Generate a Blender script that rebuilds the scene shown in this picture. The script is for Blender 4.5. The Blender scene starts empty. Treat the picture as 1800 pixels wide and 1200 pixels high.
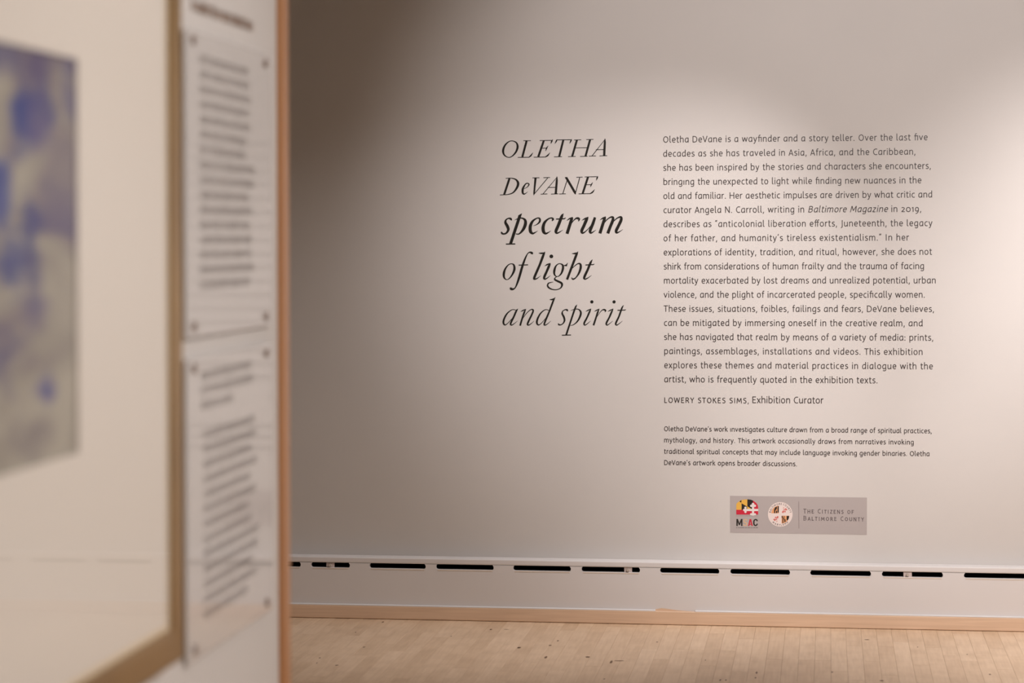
import bpy, bmesh, math, random
from mathutils import Vector, Matrix
from mathutils.geometry import delaunay_2d_cdt, tessellate_polygon
random.seed(7)
sc = bpy.context.scene
col = sc.collection

# ---------------------------------------------------------------- camera
F = 4000.0                      # focal length in pixels of the 1800 px frame
YAW = math.atan(552 / F)        # turned a little to the left of the wall's normal
ROLL = 0.0037
HZ = 412.0                      # image row of the eye level
EYE = 1.52
WALL = 8.93                     # back wall plane (Y)
PX = -1.127                     # face of the partition on the left (X)
fw = Vector((-math.sin(YAW), math.cos(YAW), 0)); rt = Vector((math.cos(YAW), math.sin(YAW), 0)); up = Vector((0, 0, 1))
rr = rt * math.cos(ROLL) - up * math.sin(ROLL)
uu = up * math.cos(ROLL) + rt * math.sin(ROLL)
cam_d = bpy.data.cameras.new('camera'); cam = bpy.data.objects.new('camera', cam_d); col.objects.link(cam)
cam.matrix_world = Matrix(((rr.x, uu.x, -fw.x, 0), (rr.y, uu.y, -fw.y, 0), (rr.z, uu.z, -fw.z, EYE), (0, 0, 0, 1)))
cam_d.sensor_width = 36; cam_d.lens = F / 1800 * 36
cam_d.shift_y = (HZ - 600) / 1800
cam_d.clip_start = 0.05
cam_d.dof.use_dof = True; cam_d.dof.focus_distance = 8.9; cam_d.dof.aperture_fstop = 2.4
sc.camera = cam

def ray(px, py):
    return fw + rr * ((px - 900) / F) + uu * ((HZ - py) / F)
def at_y(px, py, Y=WALL):       # the point of the plane y = Y seen at that place
    d = ray(px, py); t = Y / d.y
    return Vector((d.x * t, Y, EYE + d.z * t))
def at_x(px, py, X=PX):         # the point of the plane x = X
    d = ray(px, py); t = X / d.x
    return Vector((X, d.y * t, EYE + d.z * t))

# ---------------------------------------------------------------- world, lights, exposure
w = bpy.data.worlds.new('world'); sc.world = w; w.use_nodes = True
w.node_tree.nodes['Background'].inputs[0].default_value = (0.9, 0.93, 1, 1)
w.node_tree.nodes['Background'].inputs[1].default_value = 0.05
sc.view_settings.view_transform = 'Standard'; sc.view_settings.look = 'None'
sc.view_settings.gamma = 1; sc.view_settings.use_curve_mapping = False
sc.view_settings.exposure = 0.0

def spot(name, loc, target, power, angle, blend, color, size=0.04):
    l = bpy.data.lights.new(name, 'SPOT'); l.energy = power; l.spot_size = math.radians(angle); l.spot_blend = blend
    l.color = color; l.shadow_soft_size = size
    o = bpy.data.objects.new(name, l); col.objects.link(o); o.location = loc
    o.rotation_euler = (Vector(target) - Vector(loc)).to_track_quat('-Z', 'Y').to_euler()
    return o
def area(name, loc, target, power, sx, sy, color):
    l = bpy.data.lights.new(name, 'AREA'); l.energy = power; l.shape = 'RECTANGLE'; l.size = sx; l.size_y = sy; l.color = color
    o = bpy.data.objects.new(name, l); col.objects.link(o); o.location = loc
    o.rotation_euler = (Vector(target) - Vector(loc)).to_track_quat('-Z', 'Y').to_euler()
    return o
SPOTC = (1.0, 0.915, 0.90)
spot('track_spot_right', (1.832, 6.685, 2.706), (1.495, WALL, 0.58), 345, 74.4, 0.846, SPOTC, 0.05)
spot('track_spot_left', (0.63, 7.616, 2.70), (-1.376, WALL, 0.447), 190, 60.7, 0.934, SPOTC, 0.05)
spot('track_spot_middle', (0.468, 5.203, 3.065), (-0.087, WALL, 1.804), 325, 48.1, 0.678, SPOTC, 0.05)
spot('track_spot_partition', (2.2, 3.0, 3.2), (PX, 3.5, 1.0), 445, 75, 1.0, (1.0, 0.935, 0.90), 0.4)
area('ambient_fill', (0.2, 4.6, 3.36), (0.2, 4.6, 0), 28, 3.6, 5.6, (1.0, 0.83, 0.74))  # added fill for the ambient level, no fixture of the room
spot('floor_fill_left', (-1.8, 6.9, 3.2), (-1.8, 7.7, 0), 18, 62, 1.0, (1.0, 0.88, 0.80), 0.1)  # added fill, unseen: lifts the left floor and heater cover
spot('floor_fill_right', (1.2, 6.7, 3.2), (1.0, 7.6, 0), 56, 62, 1.0, (1.0, 0.90, 0.85), 0.1)  # second added fill out of view, brightens the floor at right

# ---------------------------------------------------------------- materials
def mat(name, base, rough=0.6, metal=0.0, spec=0.5, coat=0.0, build=None):
    m = bpy.data.materials.new(name); m.use_nodes = True
    nt = m.node_tree; b = nt.nodes['Principled BSDF']
    b.inputs['Base Color'].default_value = (*base, 1); b.inputs['Roughness'].default_value = rough
    b.inputs['Metallic'].default_value = metal; b.inputs['Specular IOR Level'].default_value = spec
    b.inputs['Coat Weight'].default_value = coat
    if build: build(nt, b)
    return m
def N(nt, t, **kw):
    n = nt.nodes.new(t)
    for k, v in kw.items():
        if k in n.inputs: n.inputs[k].default_value = v
        else: setattr(n, k, v)
    return n
def coords(nt, scale=(1, 1, 1), kind='Object'):
    tc = N(nt, 'ShaderNodeTexCoord'); mp = N(nt, 'ShaderNodeMapping'); mp.inputs['Scale'].default_value = scale
    nt.links.new(tc.outputs[kind], mp.inputs[0]); return mp.outputs[0]
def bump(nt, b, h, strength, dist=0.001):
    bp = N(nt, 'ShaderNodeBump'); bp.inputs['Strength'].default_value = strength; bp.inputs['Distance'].default_value = dist
    nt.links.new(h, bp.inputs['Height']); nt.links.new(bp.outputs[0], b.inputs['Normal'])
def ramp(nt, fac, stops):
    r = N(nt, 'ShaderNodeValToRGB'); e = r.color_ramp.elements
    while len(e) < len(stops): e.new(0.5)
    for k, (p, c) in enumerate(stops): e[k].position = p; e[k].color = (*c, 1)
    nt.links.new(fac, r.inputs[0]); return r.outputs[0]
def paint(base, s=0.25, rough=0.55, mott=0.03):
    def f(nt, b):
        c = coords(nt)
        n1 = N(nt, 'ShaderNodeTexNoise'); n1.inputs['Scale'].default_value = 380; n1.inputs['Detail'].default_value = 3
        nt.links.new(c, n1.inputs[0]); bump(nt, b, n1.outputs[0], s, 0.0006)
        n2 = N(nt, 'ShaderNodeTexNoise'); n2.inputs['Scale'].default_value = 1.3; n2.inputs['Detail'].default_value = 4
        nt.links.new(c, n2.inputs[0])
        nt.links.new(ramp(nt, n2.outputs[0], [(0.3, tuple(x * (1 - mott) for x in base)), (0.7, tuple(min(1, x * (1 + mott)) for x in base))]), b.inputs['Base Color'])
    return f
WALLC = (0.62, 0.60, 0.575)
M_wall = mat('wall_paint', WALLC, 0.6, build=paint(WALLC))
M_part = mat('partition_paint', (0.66, 0.64, 0.62), 0.6, build=paint((0.66, 0.64, 0.62)))
M_ceil = mat('ceiling_paint', (0.7, 0.69, 0.67), 0.8, build=paint((0.7, 0.69, 0.67)))
M_white = mat('white_gloss_paint', (0.72, 0.70, 0.69), 0.38, build=paint((0.75, 0.74, 0.74), 0.15, 0.38, 0.02))
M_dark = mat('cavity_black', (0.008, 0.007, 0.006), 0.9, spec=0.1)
M_vinyl = mat('black_vinyl', (0.016, 0.014, 0.011), 0.5, spec=0.2)
M_vinyl_s = mat('small_vinyl', (0.045, 0.034, 0.031), 0.42, spec=0.4)
M_metal = mat('brushed_metal', (0.42, 0.36, 0.33), 0.45, 0.4)
M_bracket = mat('painted_bracket', (0.6, 0.52, 0.5), 0.45)
M_screw = mat('screw_metal', (0.75, 0.72, 0.68), 0.35, 0.6)

def wood_floor(nt, b):
    oi = N(nt, 'ShaderNodeObjectInfo')
    tc = N(nt, 'ShaderNodeTexCoord')
    add = N(nt, 'ShaderNodeVectorMath', operation='ADD'); mul = N(nt, 'ShaderNodeVectorMath', operation='SCALE'); mul.inputs['Scale'].default_value = 37.0
    cmb = N(nt, 'ShaderNodeCombineXYZ')
    for k in range(3): nt.links.new(oi.outputs['Random'], cmb.inputs[k])
    nt.links.new(cmb.outputs[0], mul.inputs[0]); nt.links.new(tc.outputs['Object'], add.inputs[0]); nt.links.new(mul.outputs[0], add.inputs[1])
    mp = N(nt, 'ShaderNodeMapping'); mp.inputs['Scale'].default_value = (90, 6, 40); nt.links.new(add.outputs[0], mp.inputs[0])
    n1 = N(nt, 'ShaderNodeTexNoise'); n1.inputs['Scale'].default_value = 1.0; n1.inputs['Detail'].default_value = 5; nt.links.new(mp.outputs[0], n1.inputs[0])
    n2 = N(nt, 'ShaderNodeTexNoise'); n2.inputs['Scale'].default_value = 9; n2.inputs['Detail'].default_value = 3; nt.links.new(add.outputs[0], n2.inputs[0])
    g = ramp(nt, n1.outputs[0], [(0.25, (0.67, 0.495, 0.335)), (0.75, (0.78, 0.60, 0.425))])
    pl = ramp(nt, oi.outputs['Random'], [(0.0, (0.93, 0.91, 0.89)), (0.5, (1.0, 1.0, 1.0)), (1.0, (1.06, 1.075, 1.10))])
    mx = N(nt, 'ShaderNodeMix', data_type='RGBA', blend_type='MULTIPLY'); mx.inputs[0].default_value = 1
    nt.links.new(g, mx.inputs[6]); nt.links.new(pl, mx.inputs[7])
    bl = ramp(nt, n2.outputs[0], [(0.3, (0.93, 0.91, 0.89)), (0.6, (1.03, 1.03, 1.03))])
    mx2 = N(nt, 'ShaderNodeMix', data_type='RGBA', blend_type='MULTIPLY'); mx2.inputs[0].default_value = 1
    nt.links.new(mx.outputs[2], mx2.inputs[6]); nt.links.new(bl, mx2.inputs[7])
    nt.links.new(mx2.outputs[2], b.inputs['Base Color'])
M_floor = mat('maple_strip', (0.55, 0.37, 0.23), 0.42, spec=0.4, build=wood_floor)
def wood(c1, c2, scale):
    def f(nt, b):
        c = coords(nt, scale)
        n1 = N(nt, 'ShaderNodeTexNoise'); n1.inputs['Scale'].default_value = 1.0; n1.inputs['Detail'].default_value = 6; n1.inputs['Distortion'].default_value = 0.6
        nt.links.new(c, n1.inputs[0]); nt.links.new(ramp(nt, n1.outputs[0], [(0.3, c1), (0.7, c2)]), b.inputs['Base Color'])
    return f
M_shoe = mat('shoe_wood', (0.5, 0.32, 0.2), 0.45, build=wood((0.72, 0.52, 0.365), (0.83, 0.62, 0.45), (3, 40, 90)))
M_casing = mat('fir_casing', (0.5, 0.25, 0.1), 0.4, build=wood((0.42, 0.19, 0.075), (0.52, 0.25, 0.105), (60, 60, 1.5)))
M_frame = mat('gilded_wood', (0.3, 0.2, 0.1), 0.36, 0.45, build=wood((0.215, 0.12, 0.036), (0.34, 0.205, 0.072), (50, 2, 2)))
M_lip = mat('cream_fillet', (0.72, 0.60, 0.42), 0.5)
M_mat = mat('mat_board', (0.74, 0.69, 0.625), 0.9, spec=0.1)
M_panel = mat('acrylic_panel', (0.57, 0.55, 0.535), 0.07, spec=0.45)
M_ptext = mat('panel_print', (0.49, 0.45, 0.43), 0.07, spec=0.45)
M_btext = mat('brown_vinyl', (0.36, 0.235, 0.165), 0.5)
M_mark = mat('floor_knot', (0.20, 0.115, 0.06), 0.6)

def glass_mat():
    m = bpy.data.materials.new('glazing_glass'); m.use_nodes = True; nt = m.node_tree; nt.nodes.clear()
    o = N(nt, 'ShaderNodeOutputMaterial'); mx = N(nt, 'ShaderNodeMixShader'); t = N(nt, 'ShaderNodeBsdfTransparent'); g = N(nt, 'ShaderNodeBsdfGlossy')
    g.inputs['Roughness'].default_value = 0.03; fr = N(nt, 'ShaderNodeFresnel'); fr.inputs[0].default_value = 1.16
    ge = N(nt, 'ShaderNodeNewGeometry'); inv = N(nt, 'ShaderNodeMath', operation='SUBTRACT'); inv.inputs[0].default_value = 1.0; nt.links.new(ge.outputs['Backfacing'], inv.inputs[1])
    fm = N(nt, 'ShaderNodeMath', operation='MULTIPLY'); nt.links.new(fr.outputs[0], fm.inputs[0]); nt.links.new(inv.outputs[0], fm.inputs[1])
    nt.links.new(fm.outputs[0], mx.inputs[0]); nt.links.new(t.outputs[0], mx.inputs[1]); nt.links.new(g.outputs[0], mx.inputs[2]); nt.links.new(mx.outputs[0], o.inputs[0])
    return m
M_glass = glass_mat()

# ---------------------------------------------------------------- object helpers
def link(name, me, m, parent=None):
    o = bpy.data.objects.new(name, me); col.objects.link(o)
    if m is not None and not me.materials: me.materials.append(m)
    if parent is not None: o.parent = parent; o.matrix_parent_inverse = Matrix.Translation(-parent.location)
    return o
def from_data(name, vs, fs, m, parent=None, smooth=False):
    me = bpy.data.meshes.new(name); me.from_pydata([tuple(v) for v in vs], [], fs); me.update()
    if smooth:
        for p in me.polygons: p.use_smooth = True
    return link(name, me, m, parent)
def from_bm(name, bm, m, parent=None):
    bmesh.ops.recalc_face_normals(bm, faces=bm.faces)
    me = bpy.data.meshes.new(name); bm.to_mesh(me); bm.free(); return link(name, me, m, parent)
def add_box(bm, a, b, bev=0.0, seg=2):
    vs = [bm.verts.new((x, y, z)) for x in (a[0], b[0]) for y in (a[1], b[1]) for z in (a[2], b[2])]
    fs = [bm.faces.new([vs[i] for i in q]) for q in ((0, 1, 3, 2), (4, 6, 7, 5), (0, 4, 5, 1), (2, 3, 7, 6), (0, 2, 6, 4), (1, 5, 7, 3))]
    bmesh.ops.recalc_face_normals(bm, faces=fs)
    if bev:
        es = list({e for f in fs for e in f.edges}); bmesh.ops.bevel(bm, geom=es, offset=bev, segments=seg, profile=0.5, affect='EDGES')
def box(name, a, b, m, parent=None, bev=0.0, seg=2):
    bm = bmesh.new(); add_box(bm, a, b, bev, seg); return from_bm(name, bm, m, parent)
def struct(o): o['kind'] = 'structure'; return o
def empty(name, loc):
    o = bpy.data.objects.new(name, None); col.objects.link(o); o.location = loc; o.empty_display_size = 0.1; return o
def tag(o, label=None, cat=None, group=None, kind=None):
    if label: o['label'] = label
    if cat: o['category'] = cat
    if group: o['group'] = group
    if kind: o['kind'] = kind
    return o

# ---------------------------------------------------------------- the room
RX, RY, RZ = 3.2, -2.2, 3.4
wall_back = struct(box('wall_back', (-5.2, WALL, 0), (RX, WALL + 0.15, RZ), M_wall))
struct(box('ceiling', (-5.2, RY, RZ), (RX, WALL, RZ + 0.12), M_ceil))
struct(box('wall_right', (RX, RY, 0), (RX + 0.12, WALL, RZ), M_wall))
struct(box('wall_rear', (-5.2, RY - 0.12, 0), (RX, RY, RZ), M_wall))
struct(box('wall_far_left', (-5.32, RY, 0), (-5.2, WALL, RZ), M_wall))
PEND = at_x(488, 600).y
CEND = at_x(509.5, 600, PX + 0.012).y
wall_left = struct(box('wall_left', (PX - 0.14, RY, 0), (PX, PEND, RZ), M_part))
# wooden end casing of the partition: face board and end board
tr = struct(empty('trim_1', (PX, PEND, 0)))
box('casing_board', (PX - 0.155, PEND + 0.0005, 0), (PX + 0.012, CEND, RZ - 0.001), M_casing, tr, 0.004, 2)

# ---------------------------------------------------------------- floor of maple strips
floor = struct(box('floor', (-5.2, RY, -0.10), (RX, WALL + 0.0, -0.006), mat('subfloor', (0.16, 0.09, 0.05), 0.9)))
BW = 0.0572
plank_mesh = {}
def plank(x, y0, y1):
    n = round((y1 - y0) / 0.05)
    key = n
    if key not in plank_mesh:
        bm = bmesh.new(); add_box(bm, (-BW / 2 + 0.00022, -n * 0.025 + 0.0003, -0.0058), (BW / 2 - 0.00022, n * 0.025 - 0.0003, 0), 0.0003, 1)
        me = bpy.data.meshes.new('plank'); bmesh.ops.recalc_face_normals(bm, faces=bm.faces); bm.to_mesh(me); bm.free(); me.materials.append(M_floor); plank_mesh[key] = me
    o = bpy.data.objects.new('plank', plank_mesh[key]); col.objects.link(o)
    o.location = (x, (y0 + y1) / 2, random.uniform(-0.0002, 0)); o.parent = floor
    return o
xjoint = at_y(1460, 1096, WALL - 0.09).x      # a joint seen straight on
i0 = math.floor((-2.35 - xjoint) / BW); i1 = math.ceil((0.98 - xjoint) / BW)
YA = WALL - 27 * 0.05
npl = 0
for i in range(i0, i1):
    x = xjoint + (i + 0.5) * BW
    y = WALL
    first = True
    while y > YA + 0.01:
        L = random.choice([8, 11, 13, 16, 18, 22]) * 0.05
        if first: L = random.choice([3, 5, 7, 9, 12, 15]) * 0.05; first = False
        y0 = max(y - L, YA)
        n = max(1, round((y - y0) / 0.05)); y0 = y - n * 0.05
        plank(x, y0, y); y = y0; npl += 1
# the strips outside the view: one joined part
bm = bmesh.new()
i = math.floor((-5.15 - xjoint) / BW)
while xjoint + (i + 1) * BW < RX:
    x = xjoint + i * BW
    yy = WALL if (i < i0 or i >= i1) else YA
    while yy > RY + 0.05:
        L = random.uniform(0.5, 1.3); y0 = max(RY, yy - L)
        c = [bm.verts.new(v) for v in ((x + .0005, y0 + .0005, 0), (x + BW - .0005, y0 + .0005, 0), (x + BW - .0005, yy - .0005, 0), (x + .0005, yy - .0005, 0))]
        d = [bm.verts.new((v.co.x, v.co.y, -0.0058)) for v in c]
        bm.faces.new(c)
        for k in range(4): bm.faces.new((c[k], c[(k + 1) % 4], d[(k + 1) % 4], d[k]))
        yy = y0
    i += 1
tag(from_bm('floorboards', bm, M_floor, floor), kind='stuff')
# dark knots and scuffs in the boards
def blob(px, py, rx, ry, ang=0.0, Z=0.0004):
    d = ray(px, py); t = -EYE / d.z; c = Vector((d.x * t, d.y * t, Z))
    k = t * 1.0 / F
    pts = []
    for a in range(10):
        th = a * math.tau / 10; r = random.uniform(0.75, 1.15)
        u = math.cos(th) * rx * k * r; v = math.sin(th) * ry * k / 0.17 * r
        pts.append(c + Vector((u * math.cos(ang) - v * math.sin(ang), u * math.sin(ang) + v * math.cos(ang), 0)))
    return pts
vs = []; fs = []
for args in ((980.5, 1126, 1.8, 1), (967, 1134, 3, .7), (959.5, 1155, 2.4, 1.8), (1033, 1154.5, 4.2, 1.3), (913, 1138, 2.5, 1), (1074.5, 1163, 2.6, 2.0), (1088, 1161, 9, .6, .15),
             (673, 1093, 1.8, 1.1), (625, 1111, 1, .8), (562, 1156, 2, .8), (592, 1169, 3, .8), (557, 1165, 1.2, .8), (863, 1106, 2.2, 1), (793, 1118, 1, .7), (1266, 1195, 1.8, 1.6), (1276, 1195, 1.6, 1.3),
             (1330, 1182, 2, 2), (1328, 1191, 1.6, 1.2), (1463, 1181, 2, 1), (1509, 1104, 1.3, .8), (1550, 1196, 4, 1), (1062, 1193, 2, .8), (935, 1088, 4, .6), (911, 1138, 2, 1), (1613, 1137, 1.4, .7), (1524, 1124, 5, .6),
             (1155, 1128, 1.5, .8), (640, 1137, 2.4, .7), (1240, 1160, 1.2, .7), (1700, 1150, 1.3, .7), (890, 1106, 5, .4), (1740, 1185, 2, 1)):
    p = blob(*args); b0 = len(vs); vs += p; fs.append(list(range(b0, b0 + 10)))
tag(from_data('floor_scuffs', vs, fs, M_mark, floor), 'small dark knots and scuffs', kind='stuff')

# ---------------------------------------------------------------- slotted heater cover along the back wall
CF = WALL - 0.07                       # its front face
zt = at_y(1300, 989.8, CF).z           # top of the rail
zj = at_y(1212, 999.0, CF).z           # joint between rail and panel
zb = at_y(1300, 1075.5, CF).z          # top of the shoe moulding
zsl = at_y(1212, 1007.7, CF).z         # slot bottom
bb = struct(empty('baseboard_back', (0, CF, 0)))
XL, XR = -5.19, RX - 0.002
bm = bmesh.new(); add_box(bm, (XL, CF, zj + 0.0004), (XR, WALL - 0.0004, zt), 0.005, 3)
from_bm('top_rail', bm, M_white, bb)
slots = [(-70, 38), (60, 160), (190, 290), (310, 408), (430, 528.6), (546.6, 614.9), (649.4, 748.2), (766.5, 867.7), (902, 1003.4), (1022.2, 1124.9), (1160.3, 1264.2), (1283.8, 1388.6), (1424.3, 1530.9), (1550.3, 1657.4), (1694.5, 1802), (1823, 1932), (1970, 2080), (2101, 2212), (2250, 2362), (2385, 2498), (2540, 2655), (2680, 2796)]
pr = []
for a, b in slots:
    pr.append((at_y(a, 1000, CF).x, at_y(b, 1000, CF).x))
# panel outline with notches open to the top (rounded lower corners, and upper corners rounded slightly)
def notch(x0, x1):
    r = 0.008; pts = [(x0 + 0.004, zj), (x0, zj - 0.006)]
    for k in range(5): a = math.pi + k * math.pi / 8; pts.append((x0 + r + r * math.cos(a), zsl + r + r * math.sin(a)))
    for k in range(5): a = 1.5 * math.pi + k * math.pi / 8; pts.append((x1 - r + r * math.cos(a), zsl + r + r * math.sin(a)))
    pts += [(x1, zj - 0.006), (x1 - 0.004, zj)]
    return pts
def prism_xz(name, outer, y0, y1, m, parent=None, holes=(), bev=False):
    loops = [outer] + list(holes)
    tris = tessellate_polygon([[Vector((p[0], p[1], 0)) for p in l] for l in loops])
    flat = [p for l in loops for p in l]; n = len(flat)
    vs = [(p[0], y0, p[1]) for p in flat] + [(p[0], y1, p[1]) for p in flat]
    fs = [tuple(t) for t in tris] + [tuple(n + k for k in reversed(t)) for t in tris]
    b = 0
    for l in loops:
        for k in range(len(l)): a, c = b + k, b + (k + 1) % len(l); fs.append((a, c, n + c, n + a))
        b += len(l)
    bm = bmesh.new(); me = bpy.data.meshes.new('t'); me.from_pydata(vs, [], fs); bm.from_mesh(me); bpy.data.meshes.remove(me)
    return from_bm(name, bm, m, parent)
top = []
for x0, x1 in pr: top += notch(x0, x1)
outer = [(XL, zj)] + top + [(XR, zj), (XR, zb - 0.02), (XL, zb - 0.02)]
prism_xz('face_panel', outer, CF, CF + 0.018, M_white, bb)
# routed lip under each slot: pale worn edge
for x0, x1 in pr:
    box('slot_lip', (x0 + 0.006, CF - 0.0012, zsl - 0.0052), (x1 - 0.004, CF + 0.004, zsl - 0.0008), mat('lip', (0.74, 0.66, 0.58), 0.45) if 'lip' not in bpy.data.materials else bpy.data.materials['lip'], bb, 0.001, 1)
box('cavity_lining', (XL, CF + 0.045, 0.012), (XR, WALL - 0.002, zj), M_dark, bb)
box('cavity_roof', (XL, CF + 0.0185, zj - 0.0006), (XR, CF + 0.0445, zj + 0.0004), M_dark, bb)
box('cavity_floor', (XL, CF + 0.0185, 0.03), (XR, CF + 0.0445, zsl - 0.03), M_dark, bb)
for a, b in ((572.9, 586.9), (1096.8, 1110.7), (1588, 1603)):
    x0 = at_y(a, 1000, CF).x; x1 = at_y(b, 1000, CF).x; xm = (x0 + x1) / 2
    br = box('bracket', (x0, CF + 0.006, zsl - 0.006), (x1, CF + 0.016, zj - 0.0006), M_bracket, bb, 0.002, 2)
    bm = bmesh.new(); bmesh.ops.create_cone(bm, cap_ends=True, segments=20, radius1=0.0065, radius2=0.005, depth=0.008, matrix=Matrix.Translation((xm, CF + 0.0015, (zsl + zj) / 2 - 0.001)) @ Matrix.Rotation(math.pi / 2, 4, 'X'))
    from_bm('screw', bm, M_screw, br)
# shoe moulding: bare wood front, white painted top edge
SF = CF - 0.013
bm = bmesh.new(); add_box(bm, (XL, SF, 0.0012), (XR, CF - 0.0004, zb - 0.0006), 0.003, 2); from_bm('shoe_moulding', bm, M_shoe, bb)
zp = zb + 0.0008
x_a = at_y(1152, 1070, SF).x; x_b = at_y(1222, 1072, SF).x
for a, b in ((XL, x_a), (x_b, XR)):
    q = [(SF + 0.0015, zb - 0.0004), (CF - 0.0003, zb - 0.0004), (CF - 0.0003, zb + 0.0045), (SF + 0.0015, zb + 0.0012)]
    from_data('paint_bead', [(x, y, z) for x in (a, b) for y, z in q], [(0, 1, 2, 3), (7, 6, 5, 4), (0, 4, 5, 1), (1, 5, 6, 2), (2, 6, 7, 3), (3, 7, 4, 0)], M_white, bb)
# chipped patch on the panel where the paint came away
pts = [at_y(px, py, CF) for px, py in ((1152, 1070.3), (1163, 1068.4), (1176, 1070), (1190, 1072), (1206, 1073.4), (1222, 1074.6), (1222, 1076), (1152, 1076))]
prism_xz('bare_patch', [(p.x, p.z) for p in pts], CF - 0.0006, CF - 0.0001, M_shoe, bb)

# ---------------------------------------------------------------- stroke lettering
def catmull(pts, closed=False, n=5):
    P = [tuple(p) for p in pts]; out = []; m = len(P)
    rng = range(m if closed else m - 1)
    for i in rng:
        p1, p2 = P[i], P[(i + 1) % m]
        p0 = P[(i - 1) % m] if (closed or i > 0) else tuple(2 * a - b for a, b in zip(p1, p2))
        p3 = P[(i + 2) % m] if (closed or i + 2 < m) else tuple(2 * a - b for a, b in zip(p2, p1))
        for k in range(n):
            t = k / n
            out.append(tuple(0.5 * (2 * b + (c - a) * t + (2 * a - 5 * b + 4 * c - d) * t * t + (3 * b - a - 3 * c + d) * t ** 3) for a, b, c, d in zip(p0, p1, p2, p3)))
    if not closed: out.append(P[-1])
    return out
def ribbon(pts, closed=False):
    """pts (x, y, w) -> left and right outline points, mitred"""
    m = len(pts); L = []; R = []
    for i in range(m):
        a = pts[(i - 1) % m] if (closed or i > 0) else pts[i]
        b = pts[(i + 1) % m] if (closed or i + 1 < m) else pts[i]
        p = pts[i]
        d1 = Vector((p[0] - a[0], p[1] - a[1])); d2 = Vector((b[0] - p[0], b[1] - p[1]))
        if d1.length < 1e-9: d1 = d2.copy()
        if d2.length < 1e-9: d2 = d1.copy()
        d1.normalize(); d2.normalize(); t = d1 + d2
        if t.length < 1e-6: t = d1.copy()
        t.normalize(); nrm = Vector((-t.y, t.x)); c = max(0.45, nrm.dot(Vector((-d1.y, d1.x)))); h = max(p[2], 0.3) / 2 / c
        L.append((p[0] + nrm.x * h, p[1] + nrm.y * h)); R.append((p[0] - nrm.x * h, p[1] - nrm.y * h))
    return L, R
def strokes_to_mesh(strokes, W=None):
    """strokes: (kind, pts) kind s smooth, c closed smooth, l line, d dot (x, y, r), q closed polygon. Returns 2-D verts, tris of the union."""
    vs = []; faces = []
    def quad(q):
        b = len(vs); area = sum(q[i][0] * q[(i + 1) % len(q)][1] - q[(i + 1) % len(q)][0] * q[i][1] for i in range(len(q)))
        if abs(area) < 1e-6: return
        if area < 0: q = q[::-1]
        vs.extend(Vector(p) for p in q); faces.append(list(range(b, b + len(q))))
    for kind, pts in strokes:
        if kind == 'd':
            for (x, y, r) in pts: quad([(x + r * math.cos(k * math.tau / 14), y + r * math.sin(k * math.tau / 14)) for k in range(14)])
            continue
        if kind == 'q': quad(list(pts)); continue
        P = [(p[0], p[1], p[2] if len(p) > 2 else W) for p in pts]
        cl = kind == 'c'
        if kind in 'sc': P = catmull(P, cl, 4 if W else 7)
        if kind == 'l' and len(P) > 2:      # straight segments with real corners
            L, R = ribbon(P)
        else: L, R = ribbon(P, cl)
        for i in range(len(P) if cl else len(P) - 1):
            j = (i + 1) % len(P); q = [L[i], L[j], R[j], R[i]]
            # split to stay convex-safe
            quad([q[0], q[1], q[2]]); quad([q[0], q[2], q[3]])
    res = delaunay_2d_cdt(vs, [], faces, 0, 1e-5, True)
    ov, oe, of, _, _, orf = res
    tris = [f for f, o in zip(of, orf) if o]
    return [(v.x, v.y) for v in ov], tris

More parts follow.
